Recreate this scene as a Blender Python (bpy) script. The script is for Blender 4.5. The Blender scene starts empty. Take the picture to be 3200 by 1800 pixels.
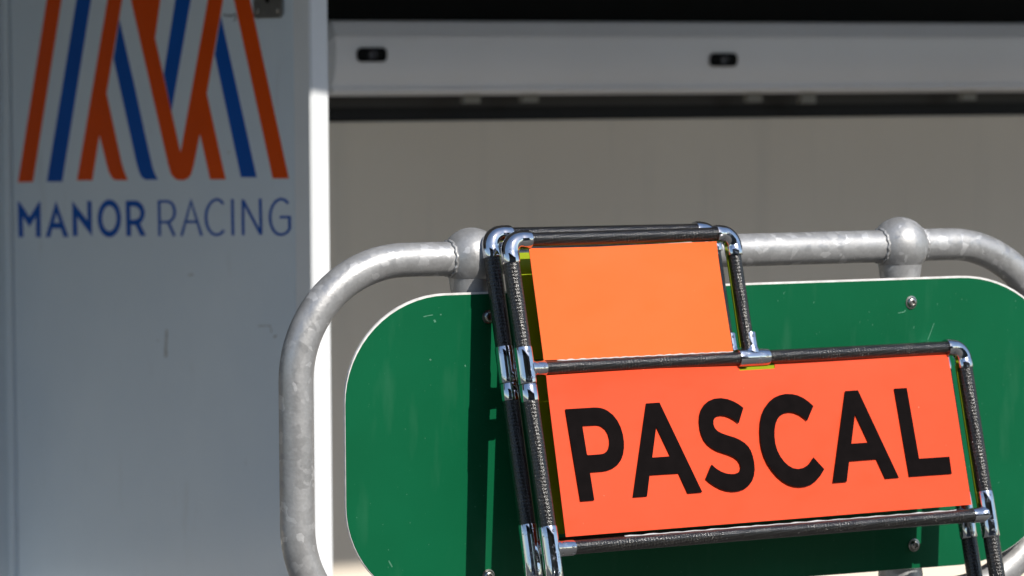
import bpy, math, random
from mathutils import Vector, Matrix
from mathutils.geometry import tessellate_polygon
random.seed(7)
sc = bpy.context.scene
COL = sc.collection
R = math.radians
# ---------------------------------------------------------------- camera
FPX, PITCH, ROLL, CAMZ = 12000.0, R(2.813), R(0.40), 1.33
cam_d = bpy.data.cameras.new('camera'); cam = bpy.data.objects.new('camera', cam_d); COL.objects.link(cam)
cam_d.sensor_width = 36.0; cam_d.lens = FPX * 36.0 / 3200.0
cam_d.clip_start = 0.1; cam_d.clip_end = 2000
_f = Vector((0, math.cos(PITCH), -math.sin(PITCH))); _u0 = Vector((0, math.sin(PITCH), math.cos(PITCH))); _r0 = Vector((1, 0, 0))
_r = _r0 * math.cos(ROLL) - _u0 * math.sin(ROLL); _u = _r0 * math.sin(ROLL) + _u0 * math.cos(ROLL)
CAM = Vector((0, 0, CAMZ))
m = Matrix((_r, _u, -_f)).transposed().to_4x4(); m.translation = CAM
cam.matrix_world = m
sc.camera = cam
cam_d.dof.use_dof = True; cam_d.dof.focus_distance = 5.28; cam_d.dof.aperture_fstop = 6.3
# ---------------------------------------------------------------- sky, sun, exposure
ALPHA, ELEV = R(49.3), R(41.0)
sdir = Vector((math.cos(ALPHA) * math.cos(ELEV), -math.sin(ALPHA) * math.cos(ELEV), math.sin(ELEV)))
w = bpy.data.worlds.new('World'); sc.world = w; w.use_nodes = True
nt = w.node_tree; nt.nodes.clear()
sky = nt.nodes.new('ShaderNodeTexSky'); sky.sky_type = 'NISHITA'; sky.sun_disc = False
sky.sun_elevation = ELEV; sky.sun_rotation = math.atan2(sdir.x, sdir.y); sky.altitude = 50; sky.air_density = 1.0; sky.dust_density = 0.6
bg = nt.nodes.new('ShaderNodeBackground'); bg.inputs[1].default_value = 0.150
wo = nt.nodes.new('ShaderNodeOutputWorld'); nt.links.new(sky.outputs[0], bg.inputs[0]); nt.links.new(bg.outputs[0], wo.inputs[0])
sl = bpy.data.lights.new('sun', 'SUN'); sl.energy = 4.6; sl.angle = R(0.53); sl.color = (1.0, 0.95, 0.87)
so = bpy.data.objects.new('sun', sl); COL.objects.link(so); so.rotation_euler = sdir.to_track_quat('Z', 'Y').to_euler(); so.location = (6, -8, 12)
sc.view_settings.view_transform = 'Standard'; sc.view_settings.look = 'None'; sc.view_settings.gamma = 1.0; sc.view_settings.exposure = 0.18
sc.render.engine = 'CYCLES'

# ---------------------------------------------------------------- picture -> place
def ray(px, py):
    return (_f + _r * ((px - 1600) / FPX) + _u * ((900 - py) / FPX))
def hit(px, py, P, N):
    d = ray(px, py); return CAM + d * ((P - CAM).dot(N) / d.dot(N))
def at_depth(px, py, dep):
    return CAM + ray(px, py) * dep
Z = Vector((0, 0, 1))
TH, THB, BE, PH = R(28.3), R(31.8), R(14.04), R(53.0)
T = Vector((math.cos(TH), math.sin(TH), 0)); N = Vector((math.sin(TH), -math.cos(TH), 0)); BK = -N
TB = Vector((math.cos(THB), math.sin(THB), 0)); V = Z * math.cos(BE) + Vector((-math.sin(THB), math.cos(THB), 0)) * math.sin(BE); NB = TB.cross(V)

# ---------------------------------------------------------------- materials
def newmat(name):
    mt = bpy.data.materials.new(name); mt.use_nodes = True
    n = mt.node_tree; return mt, n, n.nodes['Principled BSDF']
def nd(n, typ, **kw):
    x = n.nodes.new(typ)
    for k, v in kw.items():
        if k.startswith('i_'):
            x.inputs[k[2:].replace('_', ' ')].default_value = v
        else: setattr(x, k, v)
    return x
def lk(n, a, ao, b, bi): n.links.new(a.outputs[ao], b.inputs[bi])
def coords(n, scale=(1, 1, 1), kind='Object', rot=(0, 0, 0)):
    tc = nd(n, 'ShaderNodeTexCoord'); mp = nd(n, 'ShaderNodeMapping')
    mp.inputs['Scale'].default_value = scale; mp.inputs['Rotation'].default_value = rot
    lk(n, tc, kind, mp, 'Vector'); return mp
def noise(n, mp, scale, detail=4, rough=0.5):
    x = nd(n, 'ShaderNodeTexNoise'); x.inputs['Scale'].default_value = scale; x.inputs['Detail'].default_value = detail; x.inputs['Roughness'].default_value = rough
    lk(n, mp, 0, x, 'Vector'); return x
def ramp(n, src, out, stops):
    x = nd(n, 'ShaderNodeValToRGB'); e = x.color_ramp.elements
    while len(e) < len(stops): e.new(0.5)
    for i, (p, c) in enumerate(stops):
        e[i].position = p; e[i].color = c if len(c) == 4 else (*c, 1)
    lk(n, src, out, x, 'Fac'); return x
def g(v): return (v, v, v, 1)
def mixc(n, fac, fo, a, b, blend='MIX'):
    x = nd(n, 'ShaderNodeMix'); x.data_type = 'RGBA'; x.blend_type = blend
    if fac is None: x.inputs[0].default_value = fo
    else: lk(n, fac, fo, x, 0)
    for idx, c in ((6, a), (7, b)):
        if isinstance(c, tuple) and not hasattr(c[0], 'outputs'): x.inputs[idx].default_value = c if len(c) == 4 else (*c, 1)
        else: n.links.new(c[0].outputs[c[1]], x.inputs[idx])
    return x
def bump(n, bsdf, src, out, strength, dist):
    b = nd(n, 'ShaderNodeBump'); b.inputs['Strength'].default_value = strength; b.inputs['Distance'].default_value = dist
    lk(n, src, out, b, 'Height'); lk(n, b, 0, bsdf, 'Normal'); return b

def mat_galv():
    mt, n, b = newmat('galvanised_steel')
    mp = coords(n); 
    v = nd(n, 'ShaderNodeTexVoronoi'); v.inputs['Scale'].default_value = 92; 
    nz = noise(n, mp, 26, 3); 
    ad = nd(n, 'ShaderNodeVectorMath', operation='MULTIPLY_ADD'); lk(n, nz, 'Color', ad, 0); ad.inputs[1].default_value = (.035, .035, .035); lk(n, mp, 0, ad, 2); lk(n, ad, 0, v, 'Vector')
    sep = nd(n, 'ShaderNodeSeparateColor'); lk(n, v, 'Color', sep, 0)
    spang = ramp(n, sep, 0, [(0.0, g(.39)), (.5, g(.42)), (.88, g(.44)), (.91, g(.52)), (1, g(.60))])
    big = noise(n, mp, 9, 4); bigr = ramp(n, big, 0, [(.35, g(.86)), (.65, g(1.0))])
    c = mixc(n, None, 1.0, (spang, 0), (bigr, 0), 'MULTIPLY')
    fine = noise(n, mp, 220, 2); fr = ramp(n, fine, 0, [(.35, g(.9)), (.7, g(1.05))])
    c2 = mixc(n, None, .6, (c, 2), (fr, 0), 'MULTIPLY')
    lk(n, c2, 2, b, 'Base Color'); b.inputs['Metallic'].default_value = .52
    rr = ramp(n, sep, 1, [(0, g(.36)), (1, g(.58))]); lk(n, rr, 0, b, 'Roughness')
    bump(n, b, fine, 0, .12, .002); return mt
def mat_green():
    mt, n, b = newmat('green_sign_film')
    mp = coords(n)
    big = noise(n, mp, 5, 4); base = ramp(n, big, 0, [(.3, (.0012, .088, .033)), (.7, (.0018, .106, .042))])
    # scattered specks and fine scratches of a shape of their own
    sp = noise(n, mp, 210, 1); spr = ramp(n, sp, 0, [(.77, g(0)), (.82, g(.25))])
    ms = coords(n, (60, 60, 9), rot=(0, R(12), 0)); sc1 = noise(n, ms, 2.2, 2); s1 = ramp(n, sc1, 0, [(.76, g(0)), (.82, g(.15))])
    mss = coords(n, (14, 14, 3)); sc2 = noise(n, mss, 2.0, 3); s2 = ramp(n, sc2, 0, [(.56, g(0)), (.85, g(.10))])
    a1 = mixc(n, spr, 0, (base, 0), (.20, .42, .30)); a2 = mixc(n, s1, 0, (a1, 2), (.22, .45, .33)); a3 = mixc(n, s2, 0, (a2, 2), (.16, .34, .24))
    lk(n, a3, 2, b, 'Base Color')
    mw = coords(n, (1, 1, 1)); wv = noise(n, coords(n, (40, 40, 900)), 1.0, 2); bump(n, b, wv, 0, .10, .0006)
    b.inputs['Roughness'].default_value = .42; b.inputs['Specular IOR Level'].default_value = .16; return mt
def mat_chrome():
    mt, n, b = newmat('worn_chrome')
    mp = coords(n); nz = noise(n, mp, 520, 2, .6); r = ramp(n, nz, 0, [(.60, g(0)), (.68, g(1))])
    big = noise(n, mp, 48, 2); mask = ramp(n, big, 0, [(.50, g(0)), (.62, g(1))])
    mm = nd(n, 'ShaderNodeMath', operation='MULTIPLY'); lk(n, r, 0, mm, 0); lk(n, mask, 0, mm, 1)
    bump(n, b, mm, 0, .45, .0008)
    b.inputs['Base Color'].default_value = (.60, .61, .64, 1); b.inputs['Metallic'].default_value = 1; b.inputs['Roughness'].default_value = .07
    return mt
def mat_carbon(dusty=0.5):
    mt, n, b = newmat('carbon_fibre_tube')
    tc = nd(n, 'ShaderNodeTexCoord'); 
    # twill tows from the tube's own length/girth coordinates (metres in the uv map)
    sx = nd(n, 'ShaderNodeSeparateXYZ'); lk(n, tc, 'UV', sx, 0)
    def mth(op, a, bb):
        x = nd(n, 'ShaderNodeMath', operation=op)
        for i, q in enumerate((a, bb)):
            if isinstance(q, (int, float)): x.inputs[i].default_value = q
            elif q is not None: n.links.new(q[0].outputs[q[1]], x.inputs[i])
        return (x, 0)
    per = .0046
    u = mth('DIVIDE', (sx, 0), per); v = mth('DIVIDE', (sx, 1), per)
    p = mth('ADD', mth('MULTIPLY', u, 1.13), v); q = mth('SUBTRACT', u, mth('MULTIPLY', v, .81))
    a = mth('SINE', mth('MULTIPLY', p, math.pi), None); c = mth('SINE', mth('MULTIPLY', q, math.pi), None)
    tw = mth('MULTIPLY', a, c)
    fu = mth('FLOOR', p, None); fv = mth('FLOOR', q, None)
    cmb = nd(n, 'ShaderNodeCombineXYZ'); n.links.new(fu[0].outputs[0], cmb.inputs[0]); n.links.new(fv[0].outputs[0], cmb.inputs[1])
    wn = nd(n, 'ShaderNodeTexWhiteNoise'); lk(n, cmb, 0, wn, 'Vector')
    mpo = coords(n); fine = noise(n, mpo, 420, 3, .7); big = noise(n, mpo, 30, 4)
    h = mth('ADD', mth('MULTIPLY', tw, mth('MULTIPLY', (big, 0), .35)), mth('MULTIPLY', (wn, 'Value'), 1.15)); h2 = mth('ADD', h, mth('MULTIPLY', (fine, 0), .9))
    bm_ = nd(n, 'ShaderNodeBump'); bm_.inputs['Strength'].default_value = .75; bm_.inputs['Distance'].default_value = .0010
    n.links.new(h2[0].outputs[0], bm_.inputs['Height']); lk(n, bm_, 0, b, 'Normal')
    # grey dust and scuffs that collect in patches
    k = nd(n, 'ShaderNodeMath', operation='MULTIPLY'); 
    rb = ramp(n, big, 0, [(.46, g(0.06)), (.74, g(.75))]); rf = ramp(n, fine, 0, [(.48, g(0)), (.72, g(1))])
    lk(n, rb, 0, k, 0); lk(n, rf, 0, k, 1)
    twr = nd(n, 'ShaderNodeMapRange'); n.links.new(tw[0].outputs[0], twr.inputs[0]); twr.inputs[1].default_value = -.2; twr.inputs[2].default_value = 1
    base = mixc(n, twr, 0, (.006, .0055, .0055), (.022, .021, .020))
    c1 = mixc(n, k, 0, (base, 2), (.115, .10, .085)); lk(n, c1, 2, b, 'Base Color')
    b.inputs['Roughness'].default_value = .20; b.inputs['Specular IOR Level'].default_value = .6
    b.inputs['Coat Weight'].default_value = .10; b.inputs['Coat Roughness'].default_value = .2
    return mt
def mat_orange(name, col):
    mt, n, b = newmat(name); mp = coords(n)
    big = noise(n, mp, 4, 3); c = ramp(n, big, 0, [(.3, tuple(x * .96 for x in col)), (.7, col)])
    sp = noise(n, mp, 150, 1); spr = ramp(n, sp, 0, [(.80, g(0)), (.84, g(.4))])
    cc = mixc(n, spr, 0, (c, 0), (.98, .62, .45)); lk(n, cc, 2, b, 'Base Color')
    wv = noise(n, mp, 7, 2); bump(n, b, wv, 0, .25, .01)
    rs = noise(n, coords(n, (1, 2.2, 1), rot=(0, 0, R(25))), 13, 6, .65); rr = ramp(n, rs, 0, [(.3, g(.34)), (.7, g(.62))]); lk(n, rr, 0, b, 'Roughness'); b.inputs['Specular IOR Level'].default_value = .2; return mt
def mat_plain(name, col, rough=.5, metal=0, vary=.12, scale=8, bmp=0, spec=.5, coat=0):
    mt, n, b = newmat(name); mp = coords(n); nz = noise(n, mp, scale, 5)
    c = ramp(n, nz, 0, [(.3, tuple(max(0, x * (1 - vary)) for x in col)), (.7, tuple(min(1, x * (1 + vary)) for x in col))])
    lk(n, c, 0, b, 'Base Color'); b.inputs['Roughness'].default_value = rough; b.inputs['Metallic'].default_value = metal
    b.inputs['Specular IOR Level'].default_value = spec; b.inputs['Coat Weight'].default_value = coat
    if bmp: bump(n, b, noise(n, mp, scale * 14, 3), 0, bmp, .003)
    return mt
def mat_door():
    mt, n, b = newmat('white_door_sky_tint'); mp = coords(n)
    big = noise(n, mp, 2.2, 5, .6); c = ramp(n, big, 0, [(.3, (.68, .77, .86)), (.7, (.76, .84, .91))])  # blue skylight of the shaded leaf is put into the white
    sm = noise(n, coords(n, (9, 9, 2.2)), 1.4, 5, .65); s = ramp(n, sm, 0, [(.62, g(0)), (.80, g(.30))])
    c1 = mixc(n, s, 0, (c, 0), (.46, .46, .44))
    sc1 = noise(n, coords(n, (70, 70, 16), rot=(0, R(20), 0)), 1.0, 2); s1 = ramp(n, sc1, 0, [(.78, g(0)), (.82, g(.5))])
    c2 = mixc(n, s1, 0, (c1, 2), (.30, .29, .28)); lk(n, c2, 2, b, 'Base Color')
    bump(n, b, noise(n, mp, 3.0, 2), 0, .15, .02)
    b.inputs['Roughness'].default_value = .30; b.inputs['Specular IOR Level'].default_value = .5; return mt
def mat_wall():
    mt, n, b = newmat('off_white_wall_paint'); mp = coords(n)
    big = noise(n, mp, 1.4, 6, .6); c = ramp(n, big, 0, [(.3, (.80, .705, .585)), (.7, (.86, .77, .645))])
    st = noise(n, coords(n, (10, 10, .9)), 1.3, 4); s = ramp(n, st, 0, [(.55, g(0)), (.8, g(.25))])
    c1 = mixc(n, s, 0, (c, 0), (.46, .44, .40)); lk(n, c1, 2, b, 'Base Color')
    b.inputs['Roughness'].default_value = .55; return mt
def mat_ground():
    mt, n, b = newmat('pit_lane_concrete'); mp = coords(n)
    a = noise(n, mp, .35, 6, .6); f = noise(n, mp, 90, 3)
    c = ramp(n, a, 0, [(.3, (.080, .076, .069)), (.7, (.125, .117, .105))]); fr = ramp(n, f, 0, [(.3, g(.8)), (.7, g(1.1))])
    c2 = mixc(n, None, .8, (c, 0), (fr, 0), 'MULTIPLY'); lk(n, c2, 2, b, 'Base Color'); b.inputs['Roughness'].default_value = .85
    bump(n, b, f, 0, .3, .004); return mt
M = dict(galv=mat_galv(), green=mat_green(), chrome=mat_chrome(), carbon=mat_carbon(),
         orange=mat_orange('fluorescent_orange_sheet', (.80, .128, .022)), red=mat_orange('fluorescent_red_orange_sheet', (.80, .075, .023)),
         black=mat_plain('black_vinyl_letter', (.005, .0035, .0035), .6, vary=.2, scale=60, spec=.03),
         alu=mat_plain('white_sign_plate_edge', (.72, .70, .68), .5, vary=.15, scale=90),
         bolt=mat_plain('stainless_bolt', (.40, .39, .37), .33, 1, .15, 200),
         door=mat_door(), wall=mat_wall(), olive=mat_plain('olive_edge_line', (.22, .28, .008), .3, vary=.05), yellow=mat_plain('fluorescent_yellow_sheet', (.27, .34, .003), .3, vary=.05), ground=mat_ground(),
         navy=mat_plain('blue_logo_vinyl', (.002, .095, .46), .45, vary=.06, spec=.15), flame=mat_plain('orange_logo_vinyl', (.80, .085, .001), .45, vary=.06, spec=.15),
         box=mat_plain('pale_grey_housing_paint', (.90, .895, .915), .30, vary=.03, scale=3), dark=mat_plain('black_backing', (.006, .006, .005), .7, vary=.2, spec=.15),
         rubber_gapshade=mat_plain('black_rubber_and_gap_shade', (.011, .011, .011), .65, spec=.3), trackgrey=mat_plain('dark_grey_track', (.035, .032, .028), .5),
         clip=mat_plain('pale_clip', (.24, .23, .20), .5), latch=mat_plain('black_latch_plastic', (.003, .003, .003), .5, spec=.1), lens=mat_plain('dark_latch_button', (.03, .03, .04), .2),
         steel=mat_plain('brushed_steel_plate', (.34, .33, .31), .40, .85, .1, 40), ink=mat_plain('faded_pen_ink', (.10, .11, .12), .6),
         canopy=mat_plain('canopy_soffit', (.30, .30, .31), .8, vary=.1), concrete=mat_plain('stand_concrete', (.11, .105, .10), .85, vary=.25, scale=2), seat=mat_plain('stand_seat', (.018, .022, .035), .6, vary=.3, scale=3),
         scuff=mat_plain('scuffed_film', (.06, .20, .12), .6, vary=.3, scale=300),
         trimwhite=mat_plain('sunlit_edge_white', (.80, .82, .84), .35, vary=.03),  # neutral copy of the door white, for its sunlit end
         doorscuff=mat_plain('grey_door_scuff', (.46, .48, .48), .7, vary=.35, scale=120),
         glue=mat_plain('dried_glue_bead', (.55, .55, .55), .4))

# ---------------------------------------------------------------- mesh helpers
def mobj(name, verts, faces, mat, parent=None, uvs=None, smooth=False, sharp=None):
    me = bpy.data.meshes.new(name); me.from_pydata([tuple(v) for v in verts], [], faces); me.update()
    if uvs:
        l = me.uv_layers.new(name='UVMap')
        for i, lp in enumerate(me.loops): l.data[i].uv = uvs[lp.vertex_index]
    if smooth:
        me.polygons.foreach_set('use_smooth', [True] * len(me.polygons))
        if sharp: me.set_sharp_from_angle(angle=R(sharp))
    if mat: me.materials.append(M[mat])
    o = bpy.data.objects.new(name, me); COL.objects.link(o)
    if parent: o.parent = parent
    return o
class MB:
    def __init__(s): s.v = []; s.f = []; s.uv = []
    def add(s, v, f, uv=None):
        b = len(s.v); s.v += [Vector(x) for x in v]; s.f += [tuple(i + b for i in q) for q in f]; s.uv += (uv or [(0, 0)] * len(v)); return s
    def box(s, lo, hi, bev=0):
        (x0, y0, z0), (x1, y1, z1) = lo, hi
        if bev <= 0:
            v = [(x, y, z) for z in (z0, z1) for y in (y0, y1) for x in (x0, x1)]
            return s.add(v, [(0, 2, 3, 1), (4, 5, 7, 6), (0, 1, 5, 4), (1, 3, 7, 5), (3, 2, 6, 7), (2, 0, 4, 6)])
        # chamfered box
        v = []; idx = {}
        for X in (0, 1):
            for Y in (0, 1):
                for Zz in (0, 1):
                    p = [(x0, x1)[X], (y0, y1)[Y], (z0, z1)[Zz]]; sg = [1 - 2 * X, 1 - 2 * Y, 1 - 2 * Zz]
                    for k in range(3):
                        q = [p[i] + (sg[i] * bev if i != k else 0) for i in range(3)]
                        idx[(X, Y, Zz, k)] = len(v); v.append(q)
        f = []
        def F(*ks): f.append(tuple(idx[k] for k in ks))
        for s_ in (0, 1):
            o = [(0, 0), (0, 1), (1, 1), (1, 0)]
            for k in range(3):
                cs = []
                for (a, b_) in o:
                    c = [a, b_]; c.insert(k, s_); cs.append((*c, k))
                if (s_ == 1) == (k == 1): pass
                else: cs = cs[::-1]
                F(*(cs if (s_ == 1) != (k == 1) else cs))
        for k in range(3):
            i, j = [q for q in range(3) if q != k]
            for a in (0, 1):
                for b_ in (0, 1):
                    def c(kk, t):
                        c_ = [0, 0, 0]; c_[i] = a; c_[j] = b_; c_[k] = t; return (*c_, kk)
                    F(c(i, 0), c(i, 1), c(j, 1), c(j, 0))
        for X in (0, 1):
            for Y in (0, 1):
                for Zz in (0, 1): F((X, Y, Zz, 0), (X, Y, Zz, 1), (X, Y, Zz, 2))
        return s.add(v, f)
    def sweep(s, pts, rad, seg=28, cap=True, up=None):
        pts = [Vector(p) for p in pts]; n = len(pts); rs = rad if isinstance(rad, (list, tuple)) else [rad] * n
        tg = []
        for i in range(n):
            a = pts[max(i - 1, 0)]; b = pts[min(i + 1, n - 1)]; tg.append((b - a).normalized())
        x = tg[0].orthogonal().normalized()
        if up is not None:
            x = (Vector(up) - tg[0] * Vector(up).dot(tg[0])).normalized()
        v = []; uv = []; L = 0
        for i in range(n):
            if i: L += (pts[i] - pts[i - 1]).length
            x = (x - tg[i] * x.dot(tg[i])).normalized(); y = tg[i].cross(x)
            for k in range(seg + 1):
                a = 2 * math.pi * k / seg; v.append(pts[i] + (x * math.cos(a) + y * math.sin(a)) * rs[i]); uv.append((a * max(rs), L))
        f = []; w = seg + 1
        for i in range(n - 1):
            for k in range(seg): f.append((i * w + k, i * w + k + 1, (i + 1) * w + k + 1, (i + 1) * w + k))
        if cap:
            f.append(tuple(range(seg))[::-1]); f.append(tuple((n - 1) * w + k for k in range(seg)))
        return s.add(v, f, uv)
    def lathe(s, C, ax, prof, seg=32):
        ax = Vector(ax).normalized(); C = Vector(C)
        return s.sweep([C + ax * h for h, r in prof], [max(r, 1e-5) for h, r in prof], seg, cap=True) if len({round(h, 7) for h, r in prof}) == len(prof) else s._lat(C, ax, prof, seg)
    def _lat(s, C, ax, prof, seg):
        x = ax.orthogonal().normalized(); y = ax.cross(x); v = []
        for h, r in prof:
            for k in range(seg):
                a = 2 * math.pi * k / seg; v.append(C + ax * h + (x * math.cos(a) + y * math.sin(a)) * r)
        f = []
        for i in range(len(prof) - 1):
            for k in range(seg):
                k2 = (k + 1) % seg; f.append((i * seg + k, i * seg + k2, (i + 1) * seg + k2, (i + 1) * seg + k))
        f.append(tuple(range(seg))[::-1]); f.append(tuple((len(prof) - 1) * seg + k for k in range(seg)))
        return s.add(v, f)
    def poly(s, loops, place, thick):
        """flat shape with holes: loops of 2d points, place(x, y, h) -> 3d, h from 0 (back) to thick (front)"""
        flat = [Vector((p[0], p[1], 0)) for lp in loops for p in lp]
        tri = tessellate_polygon([[Vector((p[0], p[1], 0)) for p in lp] for lp in loops])
        n = len(flat); v = [place(p.x, p.y, thick) for p in flat] + [place(p.x, p.y, 0) for p in flat]
        f = []
        for a, b, c in tri:
            if (flat[b] - flat[a]).cross(flat[c] - flat[a]).z < 0: b, c = c, b
            f.append((a, b, c)); f.append((a + n, c + n, b + n))
        o = 0
        for lp in loops:
            k = len(lp); ar = sum(lp[i][0] * lp[(i + 1) % k][1] - lp[(i + 1) % k][0] * lp[i][1] for i in range(k))
            outer = lp is loops[0]
            for i in range(k):
                a, b = o + i, o + (i + 1) % k
                f.append((a, a + n, b + n, b) if (ar > 0) == outer else (b, b + n, a + n, a))
            o += k
        return s.add(v, f)
    def build(s, name, mat, parent=None, smooth=False, sharp=None):
        return mobj(name, s.v, s.f, mat, parent, s.uv if any(u != (0, 0) for u in s.uv) else None, smooth, sharp)
def tag(o, label=None, cat=None, group=None, kind=None):
    for k, v in (('label', label), ('category', cat), ('group', group), ('kind', kind)):
        if v: o[k] = v
    return o
def empty(name, mat4):
    o = bpy.data.objects.new(name, None); o.empty_display_size = .1; COL.objects.link(o); o.matrix_world = mat4; return o
def frame(o, x, y, z):
    mm = Matrix((x, y, z)).transposed().to_4x4(); mm.translation = o; return mm
def arc(c, ex, ey, rx, ry, a0, a1, k):
    return [Vector(c) + Vector(ex) * (rx * math.cos(a0 + (a1 - a0) * i / k)) + Vector(ey) * (ry * math.sin(a0 + (a1 - a0) * i / k)) for i in range(k + 1)]
def smooth_closed(pts, it=2):
    for _ in range(it):
        q = []
        for i in range(len(pts)):
            a, b = pts[i], pts[(i + 1) % len(pts)]
            q += [(a[0] * .75 + b[0] * .25, a[1] * .75 + b[1] * .25), (a[0] * .25 + b[0] * .75, a[1] * .25 + b[1] * .75)]
        pts = q
    return pts

# ================================================================ GROUND
gr = mobj('ground', [(-300, -300, 0), (300, -300, 0), (300, 300, 0), (-300, 300, 0)], [(0, 1, 2, 3)], 'ground'); tag(gr, kind='structure')

# ================================================================ PIT BUILDING
WALLP = at_depth(1600, 900, 8.5)                    # a point of the back wall
W0 = Vector((WALLP.x, WALLP.y, 0))
bld = empty('pit_building', frame(W0, T, BK, Z))    # local x along the wall, y into the building, z up
tag(bld, 'pit building with grey panel wall, black upper part and open white logo door', 'building')
WI = bld.matrix_world.inverted()
def wl(px, py, off=0):                              # pixel -> wall-local point, off metres in front of the wall
    p = WI @ hit(px, py, W0 + N * off, N); return p
ztop = wl(2000, 372).z
MB().box((-7, 0, 0.0), (9, .10, ztop)).build('back_wall', 'wall', bld)
MB().box((-7, .102, 0.0), (9, .30, 2.58)).build('joint_backing', 'dark', bld)  # added backing, keeps bright sky from showing through the joints
MB().box((-7, -.004, ztop + .001), (9, .098, wl(2000, 331).z)).build('gap_shadow_strip', 'rubber_gapshade', bld)  # black strip stands in for the gap shadow below the housing
zt2 = wl(2000, 331).z
MB().box((-7, -.002, zt2 + .001), (9, .098, zt2 + .035)).build('shutter_track', 'trackgrey', bld)
MB().box((-7, .01, zt2 + .037), (9, .10, 2.58)).build('black_backing', 'dark', bld)  # plain black box above the housing
# canopy whose front edge shades the wall (edge sits on the sun's line through the lit end of the door)
DE = at_depth(1036, 297, 6.99)                      # where the sun line ends on the door's edge
prof = math.tan(ELEV) / abs(Vector((sdir.x, sdir.y, 0)).normalized().dot(N))
hc = 2.45
off_edge = (DE - W0).dot(N); ce = off_edge + (hc - DE.z) / prof
MB().box((-7, -ce, hc), (9, .14, hc + .16), .01).build('canopy', 'canopy', bld)
MB().box((-7, -ce - .03, hc + .06), (9, -ce - .001, hc + .22)).build('canopy_gutter', 'trackgrey', bld)

# ---- door, hinged at the wall and standing open
E = Vector((math.cos(PH), -math.sin(PH), 0)); DB = Vector((math.sin(PH), math.cos(PH), 0))   # along the leaf, into the leaf
dedge = at_depth(976, 900, 6.99); D0 = Vector((dedge.x, dedge.y, 0))
DN = -DB
def dl(px, py): 
    p = hit(px, py, D0, DN) - D0; return p.dot(E), p.z
xl = dl(40, 900)[0]
door = empty('door', bld.matrix_world.inverted() @ frame(D0, E, DB, Z)); door.parent = bld
door.matrix_parent_inverse = Matrix.Identity(4); door.matrix_basis = bld.matrix_world.inverted() @ frame(D0, E, DB, Z)
thk = None
_p = hit(1036, 1000, D0, E); thk = (_p - D0).dot(DB)   # thickness of the leaf where its lit end is seen
xs = dl(921, 900)[0]
dleaf = mobj('leaf', *(lambda b: (b.v, b.f))(MB().box((xl, .003, .12), (xs - .0015, thk - .002, 2.40), .002)), 'door', door)
MB().box((xs, 0, .12), (0, thk, 2.40), .004).build('edge_trim', 'trimwhite', door)
MB().box((xl - .022, -.006, .10), (xl - .002, thk, 2.42), .003).build('hinge_trim', 'door', door)
tag(door, 'white door leaf with orange and blue stripe logo, standing open')
MB().box((wl(-600, 900).x, -.020, 0), (wl(22, 900).x, -.0062, 2.44), .002).build('door_jamb', 'door', bld)
def dplace(h0):
    return lambda x, y, h: Vector((x, -h0 - h + .003, y))
def dpoly(name, loops, mat, label=None, h0=0.0):
    lps = [[dl(*p) for p in lp] for lp in loops]
    o = MB().poly(lps, dplace(h0), .0006).build(name, mat, door)
    if label: o['label'] = label
    return o
def ext(p, q, y):   # continue the edge p->q up to picture row y
    t = (y - p[1]) / (q[1] - p[1]); return (p[0] + (q[0] - p[0]) * t, y)
TOPY = -150
k1 = lambda L: [(x / 2.416, y / 2.416) for x, y in L]
s1 = k1([(345, 0), (455, 0), (240, 1373), (127, 1377)])
dpoly('logo_stripe', [[ext(s1[3], s1[0], TOPY), ext(s1[2], s1[1], TOPY), s1[2], s1[3]]], 'flame')
s2 = k1([(568, 0), (678, 0), (460, 1371), (345, 1372)])
dpoly('logo_stripe', [[ext(s2[3], s2[0], TOPY), ext(s2[2], s2[1], TOPY), s2[2], s2[3]]], 'navy')
s3 = k1([(803, 0), (912, 0), (795, 705), (905, 1215), (926, 1290), (955, 1360), (862, 1360), (837, 1342), (813, 1300), (796, 1235), (742, 1018), (688, 1362), (573, 1362)])
dpoly('logo_stripe', [[ext(s3[12], s3[0], TOPY), ext(s3[2], s3[1], TOPY)] + s3[2:]], 'flame')
dpoly('logo_stripe', [k1([(892, 150), (1000, 620), (1095, 1060), (1140, 1255), (1155, 1305), (1182, 1356), (1092, 1358), (1062, 1340), (1042, 1300), (1022, 1230), (849, 445)])], 'navy')
s5 = [(405.8, 0), (497, 0), (480.4, 118.7), (560.5, 477.6), (646, 0), (693, 0), (642, 292.6), (701, 560.5), (653, 560.5), (621, 417), (602, 513.5), (593.6, 544), (584, 557), (571, 563), (556, 563), (544, 559), (531, 544), (521.8, 513.5)]
dpoly('logo_stripe', [[ext(s5[17], s5[0], TOPY), ext(s5[2], s5[1], TOPY), s5[2], s5[3], ext(s5[3], s5[4], TOPY), ext(s5[6], s5[5], TOPY)] + s5[6:]], 'flame')
s6 = [(544, 0), (592, 0), (532, 346), (508, 232)]
dpoly('logo_stripe', [[ext(s6[3], s6[0], TOPY), ext(s6[2], s6[1], TOPY), s6[2], s6[3]]], 'navy')
dpoly('logo_stripe', [[(686.4, 52), (798, 554), (749.3, 554), (667.5, 170)]], 'navy')
s8 = [(727.8, 0), (777.5, 0), (898.4, 557.7), (848.7, 557.7)]
dpoly('logo_stripe', [[ext(s8[3], s8[0], TOPY), ext(s8[2], s8[1], TOPY), s8[2], s8[3]]], 'flame')
a_ = lambda L: [(40 + x / 5.6, 600 + y / 5.6) for x, y in L]
b_ = lambda L: [(460 + x / 5.6, 600 + y / 5.6) for x, y in L]
ell = lambda cx, cy, rx, ry, k=40: [(cx + rx * math.cos(2 * math.pi * i / k), cy + ry * math.sin(2 * math.pi * i / k)) for i in range(k)]
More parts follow.
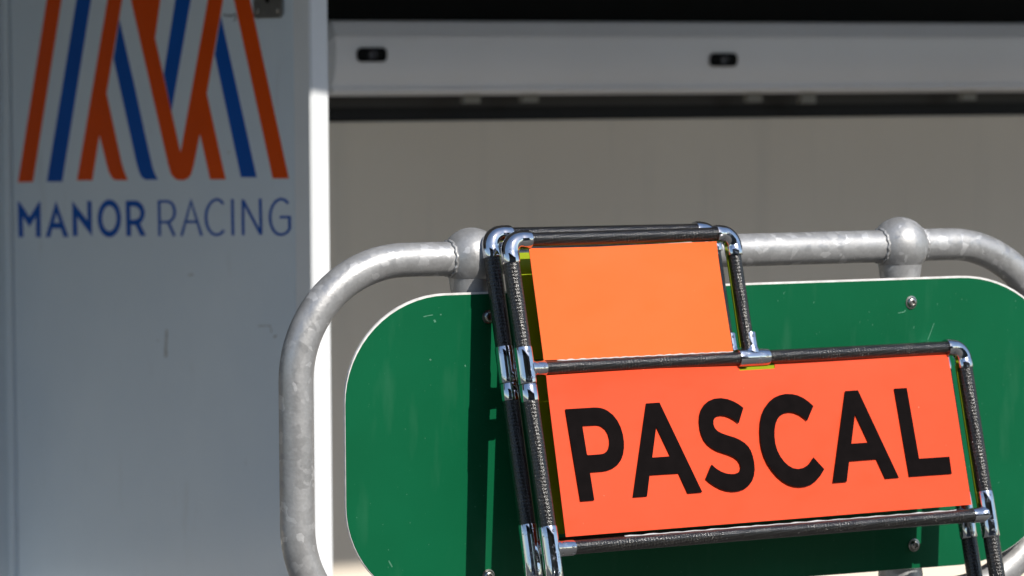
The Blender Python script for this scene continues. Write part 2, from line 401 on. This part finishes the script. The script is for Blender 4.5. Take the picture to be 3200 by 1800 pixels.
dpoly('letter', [a_([(66, 165), (105, 190), (270, 440), (428, 190), (460, 165), (468, 790), (388, 790), (385, 425), (272, 608), (152, 425), (162, 790), (85, 790)])], 'navy')
dpoly('letter', [a_([(735, 165), (953, 788), (872, 790), (820, 640), (668, 640), (632, 790), (555, 790)]), a_([(742, 360), (800, 540), (698, 540)])], 'navy')
dpoly('letter', [a_([(1020, 165), (1290, 505), (1280, 160), (1352, 160), (1365, 770), (1098, 425), (1110, 772), (1032, 772)])], 'navy')
dpoly('letter', [a_(ell(1668, 463, 203, 330)), a_(ell(1668, 463, 128, 222))], 'navy')
dpoly('letter', [a_([(1955, 155), (2130, 150), (2200, 178), (2258, 245), (2288, 340), (2280, 430), (2245, 510), (2205, 552), (2308, 768), (2215, 770), (2125, 580), (2045, 580), (2048, 772), (1970, 772)]),
                 a_([(2032, 255), (2110, 250), (2165, 275), (2208, 330), (2212, 400), (2180, 460), (2120, 485), (2037, 490)])], 'navy')
def stroke2(pts, wd):
    n = len(pts); L, Rr = [], []
    for i in range(n):
        a = pts[max(i - 1, 0)]; b = pts[min(i + 1, n - 1)]; dx, dy = b[0] - a[0], b[1] - a[1]; l = math.hypot(dx, dy) or 1
        nx, ny = -dy / l * wd / 2, dx / l * wd / 2
        if 0 < i < n - 1:
            d1 = (pts[i][0] - a[0], pts[i][1] - a[1]); d2 = (b[0] - pts[i][0], b[1] - pts[i][1])
            c = (d1[0] * d2[0] + d1[1] * d2[1]) / (math.hypot(*d1) * math.hypot(*d2)); k = 1 / max(.5, math.sqrt(max(0, (1 + c) / 2))); nx *= k; ny *= k
        L.append((pts[i][0] + nx, pts[i][1] + ny)); Rr.append((pts[i][0] - nx, pts[i][1] - ny))
    return L + Rr[::-1]
def dletter(strokes, wd=44):
    mb = MB()
    for q, s in enumerate(strokes):
        lp = [dl(*p) for p in b_(stroke2(s, wd))]
        if sum(lp[i][0] * lp[(i + 1) % len(lp)][1] - lp[(i + 1) % len(lp)][0] * lp[i][1] for i in range(len(lp))) < 0: lp = lp[::-1]
        mb.poly([lp], dplace(q * .0002), .0006)
    mb.build('letter', 'navy', door)
dletter([[(185, 150), (196, 770)], [(187, 168), (330, 163), (400, 190), (445, 260), (460, 345), (450, 425), (410, 490), (350, 528), (190, 530)], [(352, 535), (458, 768)]])
dletter([[(580, 768), (745, 160), (930, 765)], [(640, 522), (860, 522)]])
dletter([[(1310, 212), (1262, 152), (1195, 127), (1125, 155), (1062, 225), (1018, 330), (1004, 450), (1020, 570), (1065, 670), (1125, 733), (1190, 754), (1262, 732), (1322, 672)]])
dletter([[(1468, 125), (1478, 760)]])
dletter([[(1658, 755), (1652, 130)], [(1652, 140), (1970, 745)], [(1957, 118), (1972, 745)]])
dletter([[(2445, 203), (2390, 142), (2310, 122), (2232, 160), (2172, 240), (2136, 340), (2126, 450), (2140, 560), (2180, 660), (2242, 728), (2312, 750), (2382, 735), (2440, 692), (2471, 640), (2469, 440), (2300, 441)]])
# lock plate near the free edge, with screws and keyhole, and the pen scribble
(x0, z0), (x1, z1) = dl(796, 58), dl(884, 58)
lp = []
rr = .010
for cx, cz, a0 in ((x1 - rr, z0 + rr, -90), (x1 - rr, z0 + .16 - rr, 0), (x0 + rr, z0 + .16 - rr, 90), (x0 + rr, z0 + rr, 180)):
    lp += [(cx + rr * math.cos(R(a0 + 90 * i / 6)), cz + rr * math.sin(R(a0 + 90 * i / 6))) for i in range(7)]
mb = MB().poly([lp], lambda x, y, h: Vector((x, .001 - h, y)), .004)
for cx, cz in ((x0 + .014, z0 + .014), (x1 - .014, z0 + .014), (x0 + .014, z0 + .146), (x1 - .014, z0 + .146)):
    mb._lat(Vector((cx, -.003, cz)), Vector((0, -1, 0)), [(0, .006), (.0016, .0055), (.0026, .003), (.0028, .0005)], 14)
mb.build('lock_plate', 'steel', door)
kx = (x0 + x1) / 2; kz = dl(840, 0)[1] + .008
MB().poly([[(kx - .010, kz + .012), (kx - .012, kz), (kx - .004, kz - .012), (kx + .004, kz - .014), (kx + .010, kz - .004), (kx + .010, kz + .012)]], lambda x, y, h: Vector((x, -.0025 - h, y)), .001).build('keyhole', 'latch', door)
mb = MB()
for s in ([(692, 50), (700, 44), (706, 52), (712, 45), (718, 52), (722, 46)], [(724, 52), (728, 42), (734, 52), (731, 62), (727, 66)]):
    lps = [dl(*p) for p in stroke2(s, 3)]
    mb.poly([lps[::-1]], dplace(.0), .0005)
mb.build('pen_scribble', 'ink', door)

for pts, wd in (([(517, 1030), (516, 1060), (514, 1085), (515, 1112)], 6), ([(514, 1095), (514, 1116)], 9), ([(585, 860), (600, 858)], 5), ([(802, 1019), (840, 1018), (845, 1040)], 3), ([(851, 1054), (860, 1049)], 6), ([(712, 472), (708, 480)], 5), ([(490, 1062), (489, 1066)], 4), ([(30, 1150), (31, 1160)], 6)):
    lps = [dl(*p) for p in stroke2(pts, wd)]
    if sum(lps[i][0] * lps[(i + 1) % len(lps)][1] - lps[(i + 1) % len(lps)][0] * lps[i][1] for i in range(len(lps))) < 0: lps = lps[::-1]
    MB().poly([lps], dplace(0), .0002).build('scuff_mark', 'doorscuff', door)

# ================================================================ HOUSING on the wall
hz = wl(1100, 200)
box = empty('shutter_housing', frame(bld.matrix_world @ Vector((wl(1034, 200, .13).x, 0, wl(1100, 300, .13).z)), T, BK, Z))
tag(box, 'long pale grey metal housing with two black latches along the wall', 'housing')
BI = box.matrix_world.inverted()
def hl(px, py, off=.13): return BI @ hit(px, py, W0 + N * off, N)
zz = lambda py: hl(1150, py).z
pr = [(.0, zz(62)), (-.085, zz(62.5)), (-.113, zz(66)), (-.1215, zz(78)), (-.127, zz(106)), (-.1320, zz(112)), (-.1308, zz(118)), (-.1308, zz(126)), (-.1315, zz(160)), (-.1300, zz(195)), (-.1260, zz(222)), (-.1195, zz(244)), (-.1125, zz(260)), (-.1085, zz(268)), (-.1080, zz(272)), (-.1125, zz(277)), (-.1135, zz(282)), (-.1105, zz(288)), (-.100, zz(293)), (-.085, zz(297)), (-.06, zz(297)), (-.06, zz(300)), (.0, zz(300))]
Lh = 6.0; v = []; f = []
secs = [(0.0, .014), (.012, .0), (Lh, .0)]
for xx, ins in secs:
    cy = -.05; cz = (zz(62) + zz(297)) / 2
    for (y, z) in pr:
        v.append((xx, y + (ins if y < -.07 else 0), z - math.copysign(min(ins, abs(z - cz) * .3), z - cz)))
k = len(pr)
for i in range(len(secs) - 1):
    for j in range(k - 1): f.append((i * k + j, i * k + j + 1, (i + 1) * k + j + 1, (i + 1) * k + j))
f.append(tuple(range(k))[::-1]); f.append(tuple((len(secs) - 1) * k + j for j in range(k)))
mobj('housing_body', v, [q[::-1] for q in f], 'box', box, smooth=True, sharp=38)
for (cx, cy, wpx, hpx) in ((1161, 171, 92, 45), (2260, 187, 84, 42)):
    c = hl(cx, cy, .131); wd = abs(hl(cx + wpx / 2, cy, .131).x - hl(cx - wpx / 2, cy, .131).x); hh = abs(hl(cx, cy - hpx / 2, .131).z - hl(cx, cy + hpx / 2, .131).z)
    lp = []; rr = hh * .36
    for ax, az, a0 in ((wd / 2 - rr, -hh / 2 + rr, -90), (wd / 2 - rr, hh / 2 - rr, 0), (-wd / 2 + rr, hh / 2 - rr, 90), (-wd / 2 + rr, -hh / 2 + rr, 180)):
        lp += [(ax + rr * math.cos(R(a0 + 15 * i)), az + rr * math.sin(R(a0 + 15 * i))) for i in range(7)]
    la = MB().poly([lp], lambda x, y, h, c=c: Vector((c.x + x, -.1300 - h, c.z + y)), .005).build('latch', 'latch', box)
    MB()._lat(Vector((c.x, -.1348, c.z)), Vector((0, -1, 0)), [(0, .011), (.002, .0105), (.0028, .008), (.002, .0065), (.0015, .001)], 20).build('latch_button', 'lens', la)
for cx, cy in ((1470, 314), (1652, 311), (2352, 311), (2520, 315), (3022, 305)):
    c = hl(cx, cy, .055); MB().box((c.x - .020, -.066, c.z - .006), (c.x + .020, -.045, zz(300) + .002), .002).build('clip', 'clip', box)

# ================================================================ BARRIER (rail, posts, green sign)
d0 = FPX * .0483 / 108
RP = at_depth(1300, 813, d0); RPz = RP.z
bar = empty('barrier', frame(Vector((RP.x, RP.y, 0)), T, BK, Z))
tag(bar, 'galvanised tube barrier with ball joints carrying a plain green sign', 'barrier')
RI = bar.matrix_world.inverted(); RW = Vector((RP.x, RP.y, 0))
def rl(px, py, off=0): return RI @ hit(px, py, RW + N * off, N)
RT = .0483 / 2
zt = rl(1250, 813).z; aL = rl(927, 1400).x; aR = rl(3268, 1400).x
SOFF = .036
sz1 = (rl(2400, 882, SOFF).z + rl(1450, 915, SOFF).z) / 2; sz0 = (rl(2700, 1788, SOFF).z + rl(1400, 1890, SOFF).z) / 2
zb = sz0 - (zt - sz1)
rh = rl(1262, 813).x - aL; rv = zt - rl(927, 1195).z; rh2 = aR - rl(2965, 765).x
X, Y_, ZZ = Vector((1, 0, 0)), Vector((0, 1, 0)), Vector((0, 0, 1))
pth = []
def line(a, b, k): return [Vector(a).lerp(Vector(b), i / k) for i in range(k)]
loop = []
aT = arc((aL + rh, 0, zt - rv), X, ZZ, rh, rv, math.pi, math.pi / 2, 20); loop += aT[:-1]
loop += line((aL + rh, 0, zt), (aR - rh2, 0, zt), 14)
loop += arc((aR - rh2, 0, zt - rv), X, ZZ, rh2, rv, math.pi / 2, 0, 20)[:-1]
loop += line((aR, 0, zt - rv), (aR, 0, zb + rv), 8)
loop += arc((aR - rh2, 0, zb + rv), X, ZZ, rh2, rv, 0, -math.pi / 2, 20)[:-1]
loop += line((aR - rh2, 0, zb), (aL + rh, 0, zb), 14)
loop += arc((aL + rh, 0, zb + rv), X, ZZ, rh, rv, -math.pi / 2, -math.pi, 20)[:-1]
loop += line((aL, 0, zb + rv), (aL, 0, zt - rv), 8)
# closed tube
n = len(loop); seg = 32; v = []; f = []
for i in range(n):
    tg = (loop[(i + 1) % n] - loop[i - 1]).normalized(); side = tg.cross(Y_).normalized()
    for kk in range(seg):
        a = 2 * math.pi * kk / seg; v.append(loop[i] + (side * math.cos(a) + Y_ * math.sin(a)) * RT)
for i in range(n):
    for kk in range(seg):
        i2 = (i + 1) % n; k2 = (kk + 1) % seg; f.append((i * seg + kk, i2 * seg + kk, i2 * seg + k2, i * seg + k2))
mobj('rail', v, [q[::-1] for q in f], 'galv', bar, smooth=True)
for px in (1474, 2812):
    a = rl(px, 800 if px < 2000 else 762).x
    MB().sweep([(a, 0, z) for z in (0.0, zb - .12, zb - .06, zb - .035, zb, zb + .035, zb + .06, zt - .075, zt - .05, zt - .03, zt)],
               [.030, .030, .0305, .0335, .034, .0335, .0300, .0290, .0295, .0325, .034], 32).build('post', 'galv', bar, True, 50)
    MB().box((a - .06, -.06, 0.0), (a + .06, .06, .010), .002).build('base_plate', 'galv', bar)
    for zc in (zt, zb):
        rb = .0430
        b = MB()._lat(Vector((a, 0, zc)), ZZ, [(rb * math.sin(t), max(rb * math.cos(t), .0003)) for t in [R(-90 + 180 * i / 24) for i in range(25)]], 36).build('ball_joint', 'galv', bar, True)
        for sgn in (-1, 1):   # weld bead where the rail enters the ball
            mbw = MB(); c0 = Vector((a + sgn * .0358, 0, zc)); K = 64; vv = []; ff = []
            for i in range(K):
                an = 2 * math.pi * i / K; rr2 = RT + .0008 + .0006 * math.sin(i * 2.1) + .0004 * random.random(); dx = .0011 * math.sin(i * 1.3)
                for j in range(6):
                    bb = 2 * math.pi * j / 6; vv.append(c0 + Vector((dx + .0026 * math.cos(bb), (rr2 + .0020 * math.sin(bb)) * math.cos(an), (rr2 + .0020 * math.sin(bb)) * math.sin(an))))
            for i in range(K):
                for j in range(6):
                    i2, j2 = (i + 1) % K, (j + 1) % 6; ff.append((i * 6 + j, i * 6 + j2, i2 * 6 + j2, i2 * 6 + j))
            mbw.add(vv, ff).build('weld_bead', 'galv', b, True)
# sign plate
sL = rl(1079, 1400, SOFF).x; sR = rl(3306, 1300, SOFF).x
ch = rl(1392, 916, SOFF).x - sL; cv = sz1 - rl(1079, 1258, SOFF).z; ch2 = sR - rl(3000, 862, SOFF).x
def rrect(ins, dn=0):
    L, Rr, B, Tp = sL + ins, sR - ins, sz0 + ins, sz1 - ins - dn; o = []
    for cx, cz, rx, rz, a0 in ((L + ch, Tp - cv, ch, cv, 180), (Rr - ch2, Tp - cv, ch2, cv, 90), (Rr - ch2, B + cv, ch2, cv, 0), (L + ch, B + cv, ch, cv, -90)):
        o += [(cx + rx * math.cos(R(a0 - 90 * i / 16)), cz + rz * math.sin(R(a0 - 90 * i / 16))) for i in range(17)]
    return o[::-1]
plate = MB().poly([rrect(0)], lambda x, y, h: Vector((x, -SOFF + .0045 - h, y)), .0045).build('sign_plate', 'alu', bar)
MB().poly([rrect(.0007, .0022)], lambda x, y, h: Vector((x, -SOFF - h, y)), .0007).build('green_face', 'green', plate)
for px, py in ((1525, 990), (2846, 945), (2855, 1703), (1525, 1800)):
    p = rl(px, py, SOFF)
    mb = MB()._lat(Vector((p.x, -SOFF - .0006, p.z)), Vector((0, -1, 0)), [(0, .0098), (.0012, .0098), (.0014, .0090), (.0016, .0078), (.004, .0076), (.0058, .0062), (.0066, .0042), (.0066, .0034), (.0040, .0030), (.0040, .0003)], 24)
    mb.build('bolt', 'bolt', plate, True, 35)
for pts, wd in (([(1322, 990), (1338, 986), (1352, 984)], 3), ([(1356, 999), (1360, 1007)], 6), ([(1214, 1752), (1225, 1772)], 4), ([(2806, 978), (2824, 975), (2829, 969)], 3), ([(2918, 1010), (2905, 1045), (2898, 1062)], 2), ([(1342, 1122), (1346, 1126)], 5), ([(1376, 981), (1377, 985)], 5), ([(1452, 1140), (1454, 1146)], 4)):
    lp = [(q.x, q.z) for q in (rl(*p, SOFF) for p in stroke2(pts, wd))]
    if sum(lp[i][0] * lp[(i + 1) % len(lp)][1] - lp[(i + 1) % len(lp)][0] * lp[i][1] for i in range(len(lp))) < 0: lp = lp[::-1]
    MB().poly([lp], lambda x, y, h: Vector((x, -SOFF - .0006 - h, y)), .0002).build('scratch', 'scuff', plate)
for px in (1474, 2812):   # standoff clamps between plate and post
    a = rl(px, 800).x
    for zc in (sz1 - .05, sz0 + .05): MB().box((a - .036, -SOFF + .0048, zc - .012), (a + .036, -.026, zc + .012), .002).build('clamp', 'galv', bar)

# ================================================================ PIT BOARDS
# the rear board's tubes touch the rail and the top of the sign; the front board is stacked on it
HT, VT, FT = .0098, .0119, .0131    # radii: cross tubes, side tubes, fittings
GAP = .051
rear_at_rail = RT + VT / math.cos(BE) + .0008 + .33 * math.sin(THB - TH)   # its right side touches the rail, the left stands a little off
O_rear = Vector((RP.x, RP.y, RP.z)) + N * rear_at_rail
O_front = O_rear + NB * GAP
def bl(px, py, off=0): 
    d = hit(px, py, O_front + NB * off, NB) - O_front; return d.dot(TB), d.dot(V)
avg = lambda L: sum(L) / len(L)
xL = avg([bl(*p)[0] for p in ((1602, 810), (1618, 939.5), (1628, 1025), (1662, 1341), (1691, 1535))])
xU = avg([bl(*p)[0] for p in ((2303, 854), (2328.5, 1025))])
xR = avg([bl(*p)[0] for p in ((3042, 1341.5), (3065, 1486), (3113.5, 1752))])
YT0 = avg([bl(*p)[1] for p in ((1699.5, 745), (2213, 735))])
yM = avg([bl(*p)[1] for p in ((1752, 1153), (2255, 1127.5), (2471, 1105.6), (2920, 1085))])
yB = avg([bl(*p)[1] for p in ((2148, 1684.5), (2994, 1609.7), (1863, 1707.7))])
def tube(parent, a, b, r, name='carbon_tube'):
    a = Vector((*a, 0)); b = Vector((*b, 0)); k = 6
    return MB().sweep([a.lerp(b, i / k) for i in range(k + 1)], r, 26, up=(0, 0, 1)).build(name, 'carbon', parent, True, 60)
def elbow(parent, c, dx, dy, l1, l2, rb=.019):
    """corner fitting: dx, dy are unit directions of its two sockets"""
    c = Vector((*c, 0)); dx = Vector((*dx, 0)); dy = Vector((*dy, 0)); mb = MB()
    pts = [c + dx * (l1), c + dx * (l1 - .002), c + dx * (rb + .001)]; rs = [FT * .965, FT, FT]
    K = 9
    for i in range(K + 1):
        a = math.pi / 2 * i / K; pts.append(c + dx * (rb * (1 - math.sin(a))) + dy * (rb * (1 - math.cos(a)))); rs.append(FT * .975)
    pts += [c + dy * (rb + .001), c + dy * (l2 - .002), c + dy * l2]; rs += [FT, FT, FT * .965]
    mb.sweep(pts, rs, 30, up=(0, 0, 1)); mb.build('elbow_fitting', 'chrome', parent, True, 40)
def tee(parent, c, dm, l1, l2, db, lb, ring=False):
    c = Vector((*c, 0)); dm = Vector((*dm, 0)); db = Vector((*db, 0)); mb = MB()
    mb.sweep([c - dm * l1, c - dm * (l1 - .0015), c - dm * (l1 * .5), c, c + dm * (l2 * .5), c + dm * (l2 - .0015), c + dm * l2], [FT * .965, FT, FT, FT, FT, FT, FT * .965], 30, up=(0, 0, 1))
    mb.sweep([c + db * (FT * .45), c + db * (FT * .80), c + db * (FT * .95), c + db * (FT * 1.12), c + db * (FT * 1.35), c + db * (lb - .0015), c + db * lb], [FT * .99, FT * .985, FT * .93, FT * .88, FT * .86, FT * .86, FT * .82], 30, up=(0, 0, 1))
    if ring: mb.sweep([c - dm * (l1 + .001), c - dm * (l1 + .002), c - dm * (l1 + .0235), c - dm * (l1 + .025)], [FT * .93, FT * .975, FT * .975, FT * .94], 30, up=(0, 0, 1))
    for q in ((c + db * (lb - .006)), (c + dm * (l2 - .007)), (c - dm * (l1 - .007))):
        rr_ = FT * (.86 if (q - c).normalized().dot(db) > .5 else 1.0)
        mb._lat(q + Vector((0, 0, rr_ - .0006)), Vector((0, 0, 1)), [(0, .0021), (.0009, .0019), (.0012, .0013), (.0006, .0009), (.0005, .0001)], 12)
    mb.build('tee_fitting', 'chrome', parent, True, 40)
def sheet(parent, name, corners, mat, off, thick, curl, nx=28, ny=14, notch=None):
    """thin card bounded by picture corners TL, TR, BR, BL, with lifted, slightly wavy edges"""
    TL, TR, BR, BL = [Vector((*bl(*p), 0)) for p in corners]; v = []; f = []; 
    for side in (0, 1):
        for j in range(ny + 1):
            for i in range(nx + 1):
                s, t = i / nx, j / ny; p = (TL * (1 - s) + TR * s) * (1 - t) + (BL * (1 - s) + BR * s) * t
                h = off + curl(s, t) - side * thick; v.append((p.x, p.y, h))
    w = nx + 1; o = (nx + 1) * (ny + 1)
    def skip(i, j): 
        if not notch: return False
        return notch[0] <= (i + .5) / nx <= notch[1] and (j + .5) / ny <= notch[2]
    keep = set((i, j) for j in range(ny) for i in range(nx) if not skip(i, j))
    for (i, j) in keep:
        a, b, c, d = j * w + i, j * w + i + 1, (j + 1) * w + i + 1, (j + 1) * w + i
        f.append((a, d, c, b)); f.append((a + o, b + o, c + o, d + o))
        for (di, dj, p, q) in ((-1, 0, d, a), (1, 0, b, c), (0, -1, a, b), (0, 1, c, d)):
            if (i + di, j + dj) not in keep: f.append((p, q, q + o, p + o))
    return mobj(name, v, f, mat, parent, smooth=True, sharp=30)
s622 = lambda o: (lambda L: [(o[0] + x / 3.622, o[1] + y / 3.622) for x, y in L])
q1, q2, q3 = s622((1740, 1200)), s622((2140, 1200)), s622((2540, 1180))
LET = [
 [q1([(84, 289), (400, 270), (440, 270), (480, 274), (522, 286), (560, 305), (625, 355), (675, 420), (712, 495), (736, 575), (748, 660), (748, 730), (738, 800), (715, 865), (675, 920), (620, 960), (560, 984), (505, 994), (363, 1003), (413, 1320), (256, 1331)]),
  q1([(277, 478), (430, 471), (462, 474), (490, 485), (535, 520), (565, 570), (581, 630), (583, 685), (572, 735), (550, 770), (520, 790), (480, 799), (340, 809), (329, 800)])],
 [q1([(998, 224), (1150, 213), (1635, 1228), (1470, 1242), (1366, 1015), (1038, 1037), (1009, 1276), (848, 1288)]), q1([(1113, 489), (1272, 822), (1068, 836)])],
 [q2([(651, 273), (600, 235), (540, 200), (470, 174), (395, 163), (320, 170), (255, 197), (205, 240), (172, 295), (154, 360), (150, 430), (158, 510), (177, 580), (205, 640), (245, 690), (295, 730), (355, 762), (420, 784), (480, 803), (540, 828), (585, 860), (612, 900), (622, 945), (615, 980), (590, 1007), (555, 1020), (515, 1023), (460, 1017), (400, 995), (340, 958), (291, 914), (223, 1078), (270, 1120), (330, 1160), (395, 1193), (460, 1213), (530, 1221), (600, 1213), (665, 1190), (715, 1150), (750, 1100), (771, 1040), (779, 970), (773, 890), (758, 820), (735, 757), (705, 710), (665, 670), (610, 635), (550, 608), (480, 587), (410, 563), (360, 537), (328, 503), (312, 460), (312, 420), (325, 388), (355, 366), (400, 358), (450, 364), (500, 382), (550, 410), (598, 448)])],
 [q2([(1443, 253), (1390, 205), (1330, 163), (1265, 132), (1200, 118), (1130, 116), (1060, 130), (995, 160), (940, 207), (895, 270), (862, 345), (843, 440), (838, 540), (843, 640), (858, 730), (885, 820), (925, 905), (975, 980), (1035, 1050), (1100, 1105), (1165, 1143), (1230, 1163), (1290, 1169), (1360, 1160), (1420, 1138), (1475, 1098), (1525, 1038), (1566, 967), (1443, 833), (1415, 878), (1375, 925), (1325, 955), (1270, 965), (1215, 957), (1165, 930), (1115, 885), (1070, 825), (1035, 755), (1013, 680), (1003, 600), (1004, 520), (1015, 455), (1037, 400), (1070, 358), (1115, 330), (1170, 319), (1225, 325), (1285, 350), (1335, 385), (1373, 419)])],
 [q3([(354, 156), (498, 147), (962, 1137), (807, 1149), (706, 928), (399, 949), (372, 1182), (216, 1193)]), q3([(465, 415), (615, 738), (424, 751)])],
 [q3([(906, 129), (1051, 121), (1190, 921), (1533, 898), (1560, 1092), (1077, 1127)])]]
UP = ((1651, 777), (2234, 756), (2291, 1103), (1699, 1126))
LO = ((1705, 1174), (2960, 1098), (3035, 1577), (1768, 1678))
def pit_board(origin, front):
    yT = YT0 if front else YT0 + .008
    yF = -(origin.z - .004) / math.cos(BE) + VT * math.tan(BE)      # feet on the ground
    b = empty('pit_board', frame(origin, TB, V, NB) @ Matrix.Rotation(0 if front else R(-.35), 4, 'Z'))
    # side tubes and legs
    tube(b, (xL, yT - .012), (xL, yF), VT, 'side_tube'); tube(b, (xR, yM - .012), (xR, yF), VT, 'side_tube'); tube(b, (xU, yT - .012), (xU, yM + .008), HT, 'side_tube')
    tube(b, (xL + .012, yT), (xU - .012, yT), HT, 'cross_tube'); tube(b, (xL + .008, yM), (xR - .012, yM), HT, 'cross_tube'); tube(b, (xL + .008, yB), (xR - .008, yB), HT * 1.02, 'cross_tube')
    for x in (xL, xR): MB().sweep([(x, yF - .003, 0), (x, yF + .02, 0)], VT + .0018, 20).build('rubber_foot', 'rubber_gapshade', b, True, 40)
    elbow(b, (xL, yT), (1, 0), (0, -1), .034, .033); elbow(b, (xU, yT), (-1, 0), (0, -1), .029, .032); elbow(b, (xR, yM), (-1, 0), (0, -1), .030, .032)
    tee(b, (xL, yM), (0, 1), .021, .030, (1, 0), .030, ring=True)
    tee(b, (xU + .004, yM), (1, 0), .026, .026, (0, 1), .036)
    tee(b, (xL, yB), (0, 1), .042, .031, (1, 0), .036); tee(b, (xR, yB), (0, 1), .034, .034, (-1, 0), .030)
    if front:
        def c1(s, t): return .0035 * math.exp(-t * 9) * math.sin(3 + 5 * s) * (1 - s) + .003 * math.exp(-(1 - s) * 14 - t * 8) + .0012 * math.sin(6.5 * s + 2) * (1 - t)
        def c2(s, t): return .0030 * math.exp(-t * 12) * math.sin(6 * s + .4) * (1 - .6 * s) + .0008 * math.sin(9 * s)
        sheet(b, 'blank_orange_card', UP, 'orange', .0005, .0012, c1)['label'] = 'blank light orange card in the upper bay'
        card = sheet(b, 'name_card', LO, 'red', .0005, .0012, c2, 56, 24, notch=(.462, .553, .045)); card['label'] = 'red-orange card with black lettering'
        for L in LET:
            lps = []
            for lp in L:
                q = []
                for i in range(len(lp)):
                    q.append(bl(*lp[i]))
                lps.append(q)
            MB().poly(lps, lambda x, y, h: Vector((x, y, .0026 + h)), .0004).build('letter', 'black', card)
        MB().box((xU - HT - .0010, yM + .016, -.006), (xU - HT + .002, yT - .030, -.003)).build('olive_edge_strip', 'olive', b)  # thin olive strips beside the right-hand tubes
        MB().box((xR - VT - .0010, yB + .008, -.006), (xR - VT + .002, yM - .026, -.003)).build('olive_edge_strip', 'olive', b)
        # bead of dried glue along the cross tubes
        for (xa, xb, yy) in ((xL + .05, xU - .03, yM + HT * .93), (xL + .12, xR - .06, yB + HT * .93)):
            pts = []; rs = []; k = 60
            for i in range(k + 1):
                pts.append((xa + (xb - xa) * i / k, yy + .0004 * math.sin(i * 1.7), .0042)); rs.append(.0007 + .0007 * random.random() ** 3)
            MB().sweep(pts, rs, 8).build('glue_bead', 'glue', b, True)
    else:
        def fl(s, t): return 0
        sheet(b, 'yellow_card', ((1651, 789), (2234, 769), UP[2], UP[3]), 'yellow', -.002, .0030, fl, 4, 4); sheet(b, 'yellow_card', LO, 'yellow', -.002, .0030, fl, 4, 4)
    return b
pf = pit_board(O_front, True); tag(pf, 'carbon tube pit board with PASCAL in black on red-orange, leaning on barrier', 'pit board', 'pit boards leaning on the barrier')
prr = pit_board(O_rear + TB * .002 + V * .0115, False); tag(prr, 'matching carbon tube pit board stacked behind the lettered one against the rail', 'pit board', 'pit boards leaning on the barrier')

# ================================================================ STAND across the pit lane (seen only in the chrome)
st = empty('grandstand', frame(Vector((0, -10, 0)), Vector((1, 0, 0)), Vector((0, 1, 0)), Z)); tag(st, 'roofed concrete grandstand facing the pits across the lane', 'grandstand')
for i in range(7): MB().box((-7, -1.0 * i - 1.0, 0), (46, -1.0 * i - .002, 1.2 + .5 * i)).build('terrace_step', 'concrete', st)
MB().box((-7, -8.2, 0), (46, -7.1, 10.7)).build('rear_wall', 'concrete', st)
MB().box((-7.5, -8.4, 10.71), (46.5, -.3, 11.1)).build('roof', 'seat', st)
for i in range(6): MB().box((-6 + 10 * i - .15, -1.25, 1.3), (-6 + 10 * i + .15, -1.02, 10.7)).build('roof_post', 'concrete', st)
for i in range(6): MB().box((-6.8, -1.0 * i - 1.9, 1.201 + .5 * i + .5), (45.8, -1.0 * i - 1.35, 1.55 + .5 * i + .5)).build('seat_row', 'seat', st)
